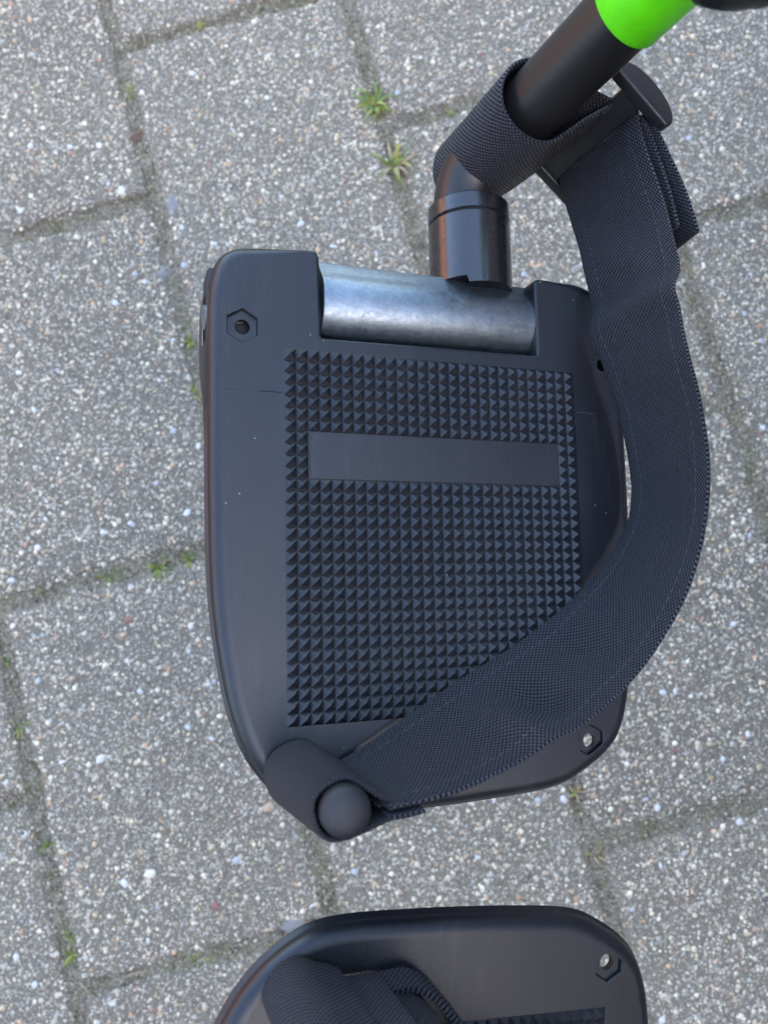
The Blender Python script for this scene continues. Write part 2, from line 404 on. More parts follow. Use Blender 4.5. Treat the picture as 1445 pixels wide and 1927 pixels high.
# grit and crumbs washed into the joints
NG = 260000; gx_ = rng.uniform(-.44, .40, NG); gy_ = rng.uniform(-.40, .60, NG)
k, m, u, v = locate(gx_, gy_); ed = np.minimum(np.minimum(u, du - u), np.minimum(v, dv - v))
kp = (ed < rng.exponential(.0022, NG) + .0006) & (rng.uniform(0, 1, NG) < .35 + .9 * fbm(gx_ * 40, gy_ * 40, 31)); gx_, gy_, ed = gx_[kp], gy_[kp], ed[kp]; NG = len(gx_)
gz = -.0043 + .0017 + .0055 * (fbm(gx_ * 22, gy_ * 22, 9) - .5) + rng.uniform(-.0004, .0012, NG) + np.clip(ed, 0, .004) * .45
GP = np.array([(.22, .18, .12), (.32, .27, .19), (.45, .39, .29), (.13, .105, .07), (.07, .06, .042), (.2, .18, .06), (.52, .46, .36)])
scatter('joint_grit', gx_, gy_, gz, np.exp(rng.normal(math.log(.00062), .45, NG)).clip(.0003, .0018), GP[rng.choice(7, NG, p=[.22, .2, .11, .17, .11, .14, .05])] * rng.uniform(.85, 1.4, (NG, 1)), rng.uniform(.4, .8, NG))
# the largest stones, one by one, each in its paver
def stone_mesh(i):
    bm = bmesh.new(); bmesh.ops.create_icosphere(bm, subdivisions=1, radius=1)
    r = random.Random(i)
    for vv_ in bm.verts: vv_.co *= r.uniform(.84, 1.1)
    return bm_mesh('pebble', bm, M['stone'][i % 6], True, 80)
SM = [stone_mesh(i) for i in range(12)]
def put_stone(x, y, r, mi, el=.75, ang=None, fl=.4, name='pebble', me_=None):
    kk, mm, uu, vv_ = [q[0] for q in locate(np.array([x]), np.array([y]))]
    if (kk, mm) not in pavers: return
    c_, h0, tx, ty, key = surf[(kk, mm)]
    z = float(top_height(np.array([uu]), np.array([vv_]), du, dv, key)[0]) + h0 + tx * (uu - du / 2) + ty * (vv_ - dv / 2)
    o = link(name, me_ or SM[mi], pavers[(kk, mm)], (x - c_[0], y - c_[1], z)); o.rotation_euler = (0, 0, ang if ang is not None else random.uniform(0, 6.28)); o.scale = (r, r * el, r * fl)
known = [(-.2426, .3333, .0048, 0), (-.1807, .0639, .0040, 0), (-.2425, -.1262, .0047, 0), (-.2371, -.1249, .0022, 5), (-.2012, -.2109, .0056, 1), (-.2205, -.2177, .0042, 0), (-.1122, -.1611, .0058, 9), (-.2242, -.0204, .0050, 4), (-.268, -.0656, .0032, 3), (-.1512, -.2327, .0046, 4), (-.1358, -.2, .0043, 2)]
for x, y, r, mi in known: put_stone(x, y, r, mi)
tri = 0
while tri < 265:
    x, y = random.uniform(-.36, .30), random.uniform(-.32, .52)
    kk, mm, uu, vv_ = [q[0] for q in locate(np.array([x]), np.array([y]))]
    if min(uu, du - uu, vv_, dv - vv_) < .007: continue
    put_stone(x, y, random.uniform(.0019, .0034), random.choice([0, 0, 1, 2, 2, 5, 5, 3, 4, 6, 7, 8, 11]), random.uniform(.6, 1)); tri += 1
# pale mortar smears stuck on the pavers
bm = bmesh.new(); bmesh.ops.create_icosphere(bm, subdivisions=3, radius=1)
for v_ in bm.verts: v_.co *= .45 + 1.0 * float(fbm(np.array([v_.co.x * 3.1 + 5]), np.array([v_.co.y * 3.1 + v_.co.z]), 4)[0])
SMEAR = bm_mesh('mortar_smear', bm, M['pale_mortar'], True, 80)
put_stone(-.1997, .3207, .0105, 0, .5, 1.85, .10, 'mortar_smear', SMEAR)
put_stone(-.2069, .2636, .0088, 0, .72, .5, .14, 'mortar_smear', SMEAR)
put_stone(-.093, -.245, .0095, 0, .8, .6, .14, 'mortar_smear', SMEAR)

# ------------------------------------------------------------------ plants in the joints
def blade(pts, w0, mat):
    P = catmull(pts, 4); V, F = [], []; n = len(P)
    d = P[-1] - P[0]; side = np.array([-d[1], d[0], 0]); side /= (np.linalg.norm(side) + 1e-9)
    for i, p in enumerate(P):
        t = i / (n - 1); w = w0 * (1 - t ** 1.6) + .00008
        V += [p - side * w, p + np.array([0, 0, -w * .5]), p + side * w]
    for i in range(n - 1):
        for j in (0, 1): F.append((i * 3 + j, i * 3 + j + 1, i * 3 + j + 4, i * 3 + j + 3))
    return V, F
def tuft(x, y, size, nb, mats, label, parts=False, dirs=None, moss=0):
    r = random.Random(int(x * 1e5) ^ int(y * 1e5)); groups = {}; root = None
    if parts:
        root = empty('grass_tuft', Matrix.Translation((x, y, -.004))); tag(root, label, 'grass tuft', 'grass tufts in the paving joints')
    for i in range(nb):
        if dirs and i < len(dirs): an, ln, mi = dirs[i]; ln *= size
        else: an, ln, mi = r.uniform(0, 6.28), size * r.uniform(.4, 1), r.choice(mats)
        hgt = ln * r.uniform(.25, .7); bo = np.array([r.gauss(0, size * .08), r.gauss(0, size * .08), 0])
        c, s = math.cos(an), math.sin(an); q = r.uniform(-.18, .18)
        pts = [bo, bo + np.array([c * ln * .35, s * ln * .35, hgt * .8]), bo + np.array([math.cos(an + q) * ln * .72, math.sin(an + q) * ln * .72, hgt]), bo + np.array([math.cos(an + 2 * q) * ln, math.sin(an + 2 * q) * ln, hgt * .55])]
        V, F = blade(pts, size * r.uniform(.045, .075), None)
        if parts: link('blade', mesh('blade', V, F, M['grass'][mi]), root)
        else:
            g = groups.setdefault(mi, ([], [])); b = len(g[0]); g[0].extend(V); g[1].extend([tuple(k_ + b for k_ in f_) for f_ in F])
    if not parts:
        V, F, mids = [], [], []
        for mi, (gv, gf) in groups.items():
            b = len(V); V += gv; F += [tuple(k_ + b for k_ in f_) for f_ in gf]; mids += [mi] * len(gf)
        # mossy cushion
        for i in range(moss):
            bx, by, br = r.gauss(0, size * .5), r.gauss(0, size * .35), size * r.uniform(.12, .26); b = len(V)
            for a_ in range(6): V.append(np.array([bx + br * math.cos(a_ * 1.047), by + br * math.sin(a_ * 1.047), -.001]))
            V.append(np.array([bx, by, br * .9])); F += [(b + a_, b + (a_ + 1) % 6, b + 6) for a_ in range(6)]; mids += [3] * 6
        me_ = mesh('grass_tuft', V, F)
        for q in M['grass']: me_.materials.append(q)
        me_.polygons.foreach_set('material_index', np.array(mids, dtype=np.int32)); me_.update()
        tag(link('grass_tuft', me_, None, (x, y, -.004)), label, 'grass tuft', 'grass tufts in the paving joints')
tuft(-.0323, .4052, .022, 30, [0, 0, 1], 'largest fresh green grass tuft, in the joint left of the rolled strap', True, [(3.3, .9, 2), (2.6, 1, 1), (.3, .95, 0), (.9, .8, 0), (5.2, .6, 0), (4.5, .8, 0)])
tuft(-.0169, .3512, .022, 24, [2, 2, 1, 0], 'star shaped half dry grass tuft with one long green blade pointing down', True, [(4.95, 1.35, 0), (4.9, 1.1, 0), (2.9, 1.1, 0), (.55, 1, 0), (.2, 1, 2), (1.3, .9, 2), (1.75, .8, 1), (5.6, 1, 2), (3.9, .9, 2)])
TU = [(-.2414, .423, .0085, 9, [0, 1, 2], 0, 'small pale tuft in the upper left joint, above the brown leaf'),
 (-.1816, .4815, .0085, 10, [0, 1, 2], 5, 'mossy tuft in the short joint at the top edge, right of the dry stalk'),
 (-.2429, .0136, .009, 11, [0, 0, 1], 2, 'small green tuft in the middle of the joint left of the footplate'),
 (-.2015, .0198, .0125, 16, [0, 0, 1], 4, 'bushiest green tuft in the joint left of the footplate'),
 (-.1784, .0261, .0085, 10, [0, 0, 1], 2, 'green tuft touching the left edge of the footplate, end of its joint'),
 (-.2995, .0011, .006, 8, [0, 1], 0, 'tiny green tuft at the far left end of the joint beside the footplate'),
 (-.3083, -.1035, .009, 9, [1, 2, 0], 6, 'yellowish mossy tuft at the left edge in the long joint'),
 (-.3236, -.0527, .0065, 7, [0, 0], 1, 'green tuft cut by the left edge of the picture'),
 (-.2831, -.1923, .008, 9, [0, 0, 1], 2, 'small green tuft low in the left long joint, above the yellow moss'),
 (-.2617, -.2573, .008, 8, [1, 0, 2], 5, 'yellow mossy tuft in the lower left joint, the upper of two'),
 (-.2611, -.2706, .009, 9, [0, 1, 1], 6, 'yellow mossy tuft in the lower left joint, the lower of two'),
 (-.1642, -.2744, .0075, 9, [0, 0, 1], 2, 'green sprig in the bottom joint, third from its left end'),
 (-.1741, -.2802, .006, 7, [1, 0], 3, 'yellow green sprig in the bottom joint, second from its left end'),
 (-.1523, -.2705, .0075, 8, [1, 2, 1], 4, 'yellowish sprig nearest the lower footplate in the bottom joint'),
 (-.1832, -.2823, .005, 7, [0, 0], 1, 'tiny green sprig at the left end of the bottom joint'),
 (-.0776, -.1877, .0055, 8, [1, 1], 4, 'bright yellow green moss just below the round strap peg'),
 (.1319, -.1926, .009, 9, [1, 2], 5, 'yellowish tuft in the joint between the two footplates, right side'),
 (.1195, -.147, .009, 9, [1, 2, 2], 5, 'faded moss just below the right corner of the upper footplate'),
 (.0293, .3988, .006, 7, [1, 0], 4, 'tiny yellow tuft left of the rolled strap on the tube'),
 (-.1824, .2048, .008, 10, [0, 1], 3, 'green tuft peeping out at the upper left side of the footplate'),
 (-.1768, .1607, .008, 10, [0, 1, 1], 3, 'yellow green tuft at the left side of the footplate, below the pin slot'),
 (.1522, -.2483, .0055, 6, [0, 0], 1, 'tiny green tuft right of the lower footplate')]
for x, y, s, nb, mats, ms, lab in TU: tuft(x, y, s * 1.15, nb + 5, mats, lab, False, None, ms + 3)
def stalk(pts, r, label):
    P = catmull([np.array([*p, z]) * 1000 for p, z in pts], 5); x0 = P[0].copy(); x0[2] = 0
    v, f = sweep(P - x0, np.linspace(r, r * .5, len(P)) * 1000, 7)
    tag(link('dry_stalk', mesh('dry_stalk', v, f, M['straw']), None, tuple(x0 / 1000)), label, 'dry stalk', 'dry plant bits on the paving')
stalk([((-.2462, .4934), .0008), ((-.238, .488), .0016), ((-.2318, .4785), .0012), ((-.2268, .4635), .0006)], .0012, 'longest dry stalk, bent, lying across the joint at the top left')
stalk([((.2041, .2475), .0008), ((.2134, .2407), .0028), ((.2140, .236), .002), ((.2191, .2288), .0008)], .0009, 'short kinked dry stalk right of the strap')
stalk([((-.2161, -.284), .0006), ((-.209, -.281), .001), ((-.2033, -.2808), .0006)], .0007, 'thin straw lying along the bottom left joint')
stalk([((-.2522, -.2892), .0006), ((-.247, -.293), .0014), ((-.2429, -.2984), .0006)], .0007, 'thin straw in the bottom left corner of the joints')
stalk([((-.0692, -.2295), .0006), ((-.068, -.226), .001), ((-.0661, -.2219), .0006)], .0006, 'tiny straw between the two footplates')
LV = []; LF = []
for i in range(9):
    t = i / 8; w = .0036 * math.sin(math.pi * min(1, t * .9 + .08)); x = -.006 + .013 * t
    LV += [(x, -w, .001 + .0016 * math.sin(t * 5)), (x, 0, .0004 + .001 * math.sin(t * 5)), (x, w, .0016 + .001 * math.cos(t * 4))]
for i in range(8):
    for j in (0, 1): LF.append((i * 3 + j, i * 3 + j + 1, i * 3 + j + 4, i * 3 + j + 3))
lf = link('fallen_leaf', mesh('fallen_leaf', LV, LF, M['brown_leaf']), None, (-.233, .381, -.0012)); lf.rotation_euler = (0.1, .1, .7)
tag(lf, 'small shrivelled brown leaf in the joint at the upper left', 'leaf')

# ------------------------------------------------------------------ footplate geometry (millimetres, own frame)
OUT = [(96.9, 33.4), (97, 5.6), (13, 4.7), (12.6, 33.2)]               # hinge cut-out, sharp corners
OUTER = [(12.6, 31.0), (11.9, 32.7), (10.2, 33.3), (2, 33.0), (-12.5, 32.4), (-19.5, 28.5), (-22.8, 20), (-23.6, 8), (-23.6, -25), (-23.3, -58), (-22.4, -82), (-20.3, -102), (-16.4, -121), (-9.6, -136), (1, -147), (15, -153.2), (44, -154.4), (76, -154), (98, -152.6), (109, -149), (118.8, -142.8), (125.3, -134.5), (129.8, -120), (132.6, -95), (134, -60), (134.2, -30), (133.8, 0), (132.6, 16), (128.6, 27), (119, 34), (106, 33.8), (99.2, 33.6), (97.6, 33.0), (96.9, 31.2)]
HEX = [(-13.6, 6.4), (112.3, -137.4), (126.6, 4.6)]
def inside(p, poly):
    r = False; j = len(poly) - 1
    for i in range(len(poly)):
        a, b = poly[i], poly[j]
        if (a[1] > p[1]) != (b[1] > p[1]) and p[0] < (b[0] - a[0]) * (p[1] - a[1]) / (b[1] - a[1]) + a[0]: r = not r
        j = i
    return r
def fill_with_holes(bm, loops):
    """triangulate the flat region between an outer loop and hole loops of existing bmesh verts"""
    vs_, ed = [], []
    for lp_ in loops:
        b = len(vs_); vs_ += lp_; ed += [(b + i, b + (i + 1) % len(lp_)) for i in range(len(lp_))]
    polys = [[(v.co.x, v.co.y) for v in lp_] for lp_ in loops]
    r = delaunay_2d_cdt([Vector((v.co.x * 1000, v.co.y * 1000)) for v in vs_], ed, [], 0, 1e-5)
    vmap = [vs_[q[0]] if q else bm.verts.new((p[0] / 1000, p[1] / 1000, loops[0][0].co.z)) for p, q in zip(r[0], r[3])]
    for t in r[2]:
        src = [vmap[i] for i in t]; c = [sum(v.co[q] for v in src) / 3 for q in (0, 1)]
        if inside(c, polys[0]) and not any(inside(c, q) for q in polys[1:]):
            try: bm.faces.new(src)
            except ValueError: pass
def plate_outline():
    P = catmull(OUTER, 5)
    P[:, 1] += 2.2 * np.clip((P[:, 1] - 10) / 18, 0, 1); P[:, 0] += 1.7 * np.clip((P[:, 0] - 112) / 12, 0, 1); P[:, 0] -= .7 * np.clip((-8 - P[:, 0]) / 8, 0, 1) * np.clip((P[:, 1] + 120) / 40, 0, 1)
    pts = [(p[0], p[1], 1.0) for p in P]
    for i, (x_, y_, _r) in enumerate(pts):
        if y_ > 28: pts[i] = (x_, y_, .22 + .78 * min(1, max(0, (7 - x_) / 17, (x_ - 102) / 17)))
    def seg(a, b, n): return [(a[0] + (b[0] - a[0]) * t, a[1] + (b[1] - a[1]) * t, .22) for t in np.linspace(0, 1, n + 1)[1:-1]]
    A, B, C_, D = OUT
    pts += seg(A, B, 4) + [(97, 6.4, .22), (96.4, 5.6, .22)] + seg(B, C_, 10) + [(13.6, 4.7, .22), (13, 5.4, .22)] + seg(C_, D, 4)
    return pts                                                          # counter-clockwise seen from +z? checked below
def build_plate(mirror):
    pts = plate_outline(); P = np.array([p[:2] for p in pts]); rf = np.array([p[2] for p in pts])
    area = np.sum(P[:, 0] * np.roll(P[:, 1], -1) - np.roll(P[:, 0], -1) * P[:, 1])
    if area < 0: P = P[::-1]; rf = rf[::-1]
    n = len(P)
    e = np.roll(P, -1, 0) - P; e /= np.linalg.norm(e, axis=1)[:, None]; ep = np.roll(e, 1, 0)
    nin = np.c_[-e[:, 1], e[:, 0]] + np.c_[-ep[:, 1], ep[:, 0]]; nin /= np.linalg.norm(nin, axis=1)[:, None]
    R = 4.6
    rings = []
    depth = -6.3 - 15.5 * np.clip((P[:, 1] + 22) / 20, 0, 1) ** 1.0
    rings.append((-1.1 * np.ones(n), depth))
    rings.append((-.9 * np.ones(n), np.where(depth < -14, -14, depth * .9)))
    rings.append((-.4 * np.ones(n), np.full(n, -5.2)))
    for th in np.linspace(0, math.pi / 2, 8): rings.append((R * rf * (1 - math.cos(th)), -R * rf * (1 - math.sin(th))))
    rings.append((R * rf + .6, np.zeros(n)))
    V = []; F = []
    for d, z in rings:
        q = P + nin * (d * (rf if d[0] < 0 else 1))[:, None] if False else P + nin * np.where(d < 0, d * rf, d)[:, None]
        V += [(a[0], a[1], zz) for a, zz in zip(q, z)]
    for r in range(len(rings) - 1):
        for i in range(n):
            j = (i + 1) % n
            if r == 1 and P[i, 0] < -20 and 6.5 < P[i, 1] < 22 and P[j, 0] < -20: continue    # slot of the hinge pin
            F.append((r * n + i, r * n + j, (r + 1) * n + j, (r + 1) * n + i))
    bm = bmesh.new(); bv = [bm.verts.new((a / 1000, b / 1000, c / 1000)) for a, b, c in V]
    for f in F: bm.faces.new([bv[i] for i in f])
    top = bv[(len(rings) - 1) * n:]
    loops = [top]
    for hx, hy in HEX:
        loops.append([bm.verts.new(((hx + 6.05 * math.sin(i * math.pi / 3)) / 1000, (hy + 6.05 * math.cos(i * math.pi / 3)) / 1000, 0)) for i in range(6)])
    fill_with_holes(bm, loops)
    if mirror:
        for v in bm.verts: v.co.y *= -1
    bmesh.ops.recalc_face_normals(bm, faces=bm.faces[:])
    up = sum(f.normal.z * f.calc_area() for f in bm.faces)
    if up < 0: bmesh.ops.reverse_faces(bm, faces=bm.faces[:])
    return bm_mesh('footplate', bm, M['plate'], True, 38)
def nut_recess_mesh():
    bm = bmesh.new(); R6 = 6.05; d = 1.5; rh = 2.55; N = 24
    def ring(fn, z, n): return [bm.verts.new((fn(i)[0] / 1000, fn(i)[1] / 1000, z / 1000)) for i in range(n)]
    hexp = lambda s: (lambda i: (s * math.sin(i * math.pi / 3), s * math.cos(i * math.pi / 3)))
    a = ring(hexp(R6), 0, 6); a1 = ring(hexp(R6 - .35), -.3, 6); b = ring(hexp(R6 - .5), -d, 6)
    for p, q in ((a, a1), (a1, b)):
        for i in range(6): bm.faces.new((p[i], p[(i + 1) % 6], q[(i + 1) % 6], q[i]))
    c = ring(lambda i: (rh * math.sin(2 * math.pi * i / N), rh * math.cos(2 * math.pi * i / N)), -d, N)
    c2 = ring(lambda i: (rh * .97 * math.sin(2 * math.pi * i / N), rh * .97 * math.cos(2 * math.pi * i / N)), -3.6, N)
    for i in range(N): bm.faces.new((c[i], c[(i + 1) % N], c2[(i + 1) % N], c2[i]))
    fill_with_holes(bm, [b, c])
    bmesh.ops.recalc_face_normals(bm, faces=bm.faces[:])
    return bm_mesh('nut_recess', bm, M['plate'], True, 30)
def stud_geo(): # one pyramid, 4 mm pitch, 1.55 mm high, blunt tip
    b, t, h = 1.985, .10, 1.55
    v = [(-b, -b, 0), (b, -b, 0), (b, b, 0), (-b, b, 0), (-t, -t, h), (t, -t, h), (t, t, h), (-t, t, h)]
    f = [(0, 1, 5, 4), (1, 2, 6, 5), (2, 3, 7, 6), (3, 0, 4, 7), (4, 5, 6, 7)]
    return v, f
SV, SF = stud_geo()
STUD = mesh('grip_stud', [(a / 1000, b / 1000, c / 1000) for a, b, c in SV], SF, M['plate'], False)
RECESS = nut_recess_mesh()
def peg_mesh():
    prof = [(5.8, 0), (5.8, 43), (6.6, 43.2), (6.85, 43.8), (6.85, 46.6), (6.65, 47.7), (6.0, 48.6), (4.9, 49.2), (3, 49.75), (.01, 49.9)]
    V, F = [], []; n = 36
    for r, z in prof:
        for k in range(n): V.append((r * math.cos(2 * math.pi * k / n) / 1000, r * math.sin(2 * math.pi * k / n) / 1000, z / 1000))
    for i in range(len(prof) - 1):
        for k in range(n): F.append((i * n + k, i * n + (k + 1) % n, (i + 1) * n + (k + 1) % n, (i + 1) * n + k))
    return mesh('strap_peg', V, F, M['peg'], True, 40)
PEG = peg_mesh()

def footrest(name, mw, mirror, label, n_single, strap_cut):
    s = -1 if mirror else 1
    root = empty(name, mw); tag(root, label, 'footrest', 'pair of wheelchair footrests')
    pl = link('footplate', build_plate(mirror), root)
    for hx, hy in HEX:
        o = link('nut_recess', RECESS, pl, (hx / 1000, s * hy / 1000, 0))
    bmp = box(.0084, .1034, min(-.0281 * s, -.0438 * s), max(-.0281 * s, -.0438 * s), -.001, .00032, .00018)
    link('label_panel', bm_mesh('label_panel', bmp, M['plate'], False), pl)
    for x0, x1 in ((-23.0, -.6), (112.8, 133.6)):
        v, f = sweep([(x0 + 3.4 if x0 < 0 else x0, s * -15.3, -.02), (x1 if x0 < 0 else x1 - 3.4, s * -15.3, -.02)], .13, 8)
        link('parting_line', mesh('parting_line', v, f, M['plate']), pl)
    cells = [(i, j) for i in range(28) for j in range(31) if not (7 <= j < 11 and 2 <= i < 26)]
    def hidden(i, j): return strap_cut is not None and strap_cut(i * 4 + 2, -j * 4 - 2)
    cl = np.array([-53.1, -82.7]) if not mirror else np.array([-59.8, -252.9])
    cells.sort(key=lambda c: (hidden(*c), (c[0] * 4 + 2 - cl[0]) ** 2 + (-c[1] * 4 - 2 - cl[1]) ** 2) if not mirror else (0 if c[1] >= 29 else 1, -c[0]))
    for i, j in cells[:n_single]:
        o = link('grip_stud', STUD, pl, ((i * 4 + 2) / 1000, s * (-j * 4 - 2) / 1000, 0))
        o.scale = (1, 1, random.uniform(.96, 1.03))
    V, F = [], []
    for i, j in cells[n_single:]:
        b = len(V); V += [((a + i * 4 + 2) / 1000, (y_ + s * (-j * 4 - 2)) / 1000, z_ / 1000) for a, y_, z_ in SV]; F += [tuple(q + b for q in f_) for f_ in SF]
    g = link('grip_studs', mesh('grip_studs', V, F, M['plate'], False), pl); g['kind'] = 'stuff'
    link('strap_peg', PEG, root, (.0052, s * -.1386, 0))
    link('dark_liner', bm_mesh('dark_liner', box(.0995, .1325, min(s * .0015, s * .0285), max(s * .0015, s * .0285), -.0205, -.0075, .001), M['peg']), root)  # black block added in each prong, stands in for shade in slot and holes
    link('dark_liner', bm_mesh('dark_liner', box(-.0243, .0105, min(s * .0015, s * .0285), max(s * .0015, s * .0285), -.0205, -.0075, .001), M['peg']), root)
    # zinc hinge tube with a lip along its back
    prof = []
    for th in np.linspace(-215, 62, 40): prof.append((20.3 + 13.4 * math.cos(math.radians(th)), -14 + 13.4 * math.sin(math.radians(th))))
    prof = [(20.3 + 13.4 * math.cos(math.radians(t)), -14 + 13.4 * math.sin(math.radians(t))) for t in np.linspace(-300, 48, 44)]
    prof += [(30.4, -4.9), (34.8, -6.6), (35.6, -7.4), (35.4, -8.8), (33.6, -12)]
    prof = [(20.3 + 13.4 * math.cos(math.radians(t)), -14 + 13.4 * math.sin(math.radians(t))) for t in np.linspace(46, 340, 48)]
    prof += [(33.6, -13.2), (35.4, -9.6), (35.5, -8.3), (34.7, -7.4), (31.3, -5.6)]
    bmh = extrude_poly([(p[0] * s, p[1]) for p in prof], (14.4, 0, 0), (0, 1, 0), (0, 0, 1), (1, 0, 0), 84.6, .5)
    link('hinge_tube', bm_mesh('hinge_tube', bmh, M['zinc'], True, 35), root)
    v, f = sweep([(-25.2, s * 11.5, -10), (14, s * 15, -12)], 4.2, 24); link('hinge_pin', mesh('hinge_pin', v, f, M['zinc'], True, 40), root)
    # round sleeve on the hinge, its cap and the hanger tube
    SX, SZ, SR = 77.2, -14.2, 15.9; n = 128; V, F = [], []
    ys = [70.2, 69.7, 60, 50, 40]
    for r_, y_ in ((SR - .6, 59.9), (SR, 59.4), (SR, 55), (SR, 48), (SR, 42), (None, 0), (None, 1)):
        for k in range(n):
            th = 2 * math.pi * k / n; cx_, cz_ = math.cos(th), math.sin(th)
            ye = (31.8 + .04 * (SX + SR * cx_ - 77) if cx_ > -.5 else 34.1) if cz_ > -.2 else 30
            if r_ is None: rr, yy = (SR, ye) if y_ == 0 else (SR - 3.2, ye + .25)
            else: rr, yy = r_, y_
            V.append(((SX + rr * cx_) / 1000, s * yy / 1000, (SZ + rr * cz_) / 1000))
    for r_ in range(6):
        for k in range(n): F.append((r_ * n + k, r_ * n + (k + 1) % n, (r_ + 1) * n + (k + 1) % n, (r_ + 1) * n + k))
    b = len(V); V.append((SX / 1000, s * .0335, SZ / 1000))
    F += [(6 * n + k, 6 * n + (k + 1) % n, b) for k in range(n)]
    link('pivot_sleeve', mesh('pivot_sleeve', V, F, M['sleeve'], True, 35), root)
    P = [(SX, s * y_, SZ) for y_ in (60.5, 60.9, 66.6, 67.4, 67.6)]
    v, f = sweep(P, [SR - .5, SR, SR, SR - .9, SR - 2.5], 48); link('sleeve_cap', mesh('sleeve_cap', v, f, M['sleeve'], True, 35), root)
    v, f = sweep([(SX, s * 58, SZ), (SX, s * 62, SZ)], SR - .9, 40); link('sleeve_gasket', mesh('sleeve_gasket', v, f, M['peg'], True, 35), root)
    A = np.array([.13706, .06948 * s, .98812]); T0 = np.array([89.53, 91.95 * s, 40.29])
    pt = lambda q: T0 + q * A
    path = [np.array([75.9, s * 55, -16]), np.array([75.9, s * 64, -16.4]), np.array([76.2, s * 72.5, -15.8]), np.array([77.4, s * 80.5, -12.4]), np.array([79.4, s * 86.2, -6.2])] + [pt(q) for q in (-40, -20, 0, 15, 30, 60, 110, 165)]
    P = catmull(path, 6); v, f = sweep(P, 11.75, 40); link('hanger_tube', mesh('hanger_tube', v, f, M['tube'], True, 50), root)
    v, f = sweep([pt(q) for q in (26.0, 26.1, 27.0, 40, 55, 70, 71)], [12.0, 12.5, 13.0, 13.1, 13.1, 13.0, 12.2], 48)
    link('green_collar', mesh('green_collar', v, f, M['green'], True, 45), root)
    return root

W1 = Matrix(((0.92863332, -0.02215960, 0.37033649, -0.04369476), (0.02058319, 0.99975445, 0.00820852, 0.08180003), (-0.37042745, 0, 0.92886140, 0.35129783), (0, 0, 0, 1)))
W2 = Matrix(((0.92042970, 0.09987747, 0.37793340, -0.05350312), (-0.09239217, 0.99499974, -0.03793672, -0.24863419), (-0.37983266, 0, 0.92505522, 0.36962782), (0, 0, 0, 1)))
def strap_side(x, y): return (y < -124 + (x - 30) * .42) and x > 25 or (x > 95 and y < -85)
fr1 = footrest('footrest', W1, False, 'black studded footplate in the middle on a zinc hinge and green collared tube', 300, strap_side)
fr2 = footrest('footrest', W2, True, 'lower black footplate cut by the bottom edge of the picture', 56, None)

# ------------------------------------------------------------------ heel strap of the upper footrest
E1 = [[14.0, -137.3, 3.0], [27.3, -130.8, 3.0], [46.2, -120.2, 3.0], [62.2, -111.5, 3.0], [78.7, -103.3, 3.3], [96.1, -92.8, 3.7], [109.8, -82.6, 4.0], [121.5, -71.1, 4.7], [129.6, -59.2, 5.3], [132.2, -47.2, 6.0], [131.5, -33.0, 6.0], [128.3, -16.7, 6.0], [123.9, -2.6, 6.0], [120.2, 11.9, 5.0], [118.8, 26.9, 4.0], [118.2, 47.3, 1.0], [118.2, 68.1, -6.0], [120.5, 86, -14], [122.6, 93.2, -16.0]]
E2 = [[17.4, -139.5, 46.4], [36.0, -137.8, 45.5], [55.0, -132.7, 44.3], [71.8, -126.9, 43.1], [84.8, -120.1, 43.5], [97.8, -111.4, 43.5], [109.5, -98.9, 44.9], [119.3, -83.4, 46.9], [125.2, -66.6, 48.5], [127.8, -51.3, 49.6], [128.3, -37.3, 49.7], [126.2, -19.9, 49.8], [124.0, -9.4, 49.5], [123.4, 1.9, 47.7], [124.3, 13.6, 45.7], [128.6, 31.3, 40.6], [131.5, 53.4, 33.5], [127.0, 80.5, 29.5], [126.6, 91.8, 28.2]]
hs = empty('heel_strap', W1 @ Matrix.Translation((.003, -.138, 0))); tag(hs, 'wide black webbing strap curving from the round peg to the buckle on the tube', 'strap', 'heel straps')
def loc(P): return np.asarray(P, float) - np.array([3, -138, 0])
e1 = catmull(loc(E1), 10); e2 = catmull(loc(E2), 10)
def sdisp(s, f):
    g = lambda a, w: math.exp(-((s - a) / w) ** 2)
    d = 4.2 * g(57 + 10 * f, 6.5) * math.exp(-((f - .62) / .26) ** 2) - 3.6 * g(43 + 10 * f, 6) * math.exp(-((f - .7) / .3) ** 2)
    d += 2.6 * g(84 + 12 * f, 7) * math.exp(-((f - .5) / .3) ** 2)
    d += -2.2 * g(221 + 16 * (f - .5), 5.5) + 1.5 * g(233 + 16 * (f - .5), 8)
    d += .6 * math.sin(s * .17 + 3 * f) * math.sin(math.pi * f) + .8 * math.sin(math.pi * f) - .35
    return d
v, f, uv, L = ribbon(e1, e2, 1.5, 14, sdisp)
link('webbing', mesh('webbing', v, f, M['web'], True, 60, uv), hs)
for fr in (.13, .87):
    for sgn in (1, -1):
        v, f = stitches(e1, e2, fr, sgn * .78, sdisp); link('stitching', mesh('stitching', v, f, M['thread']), hs)
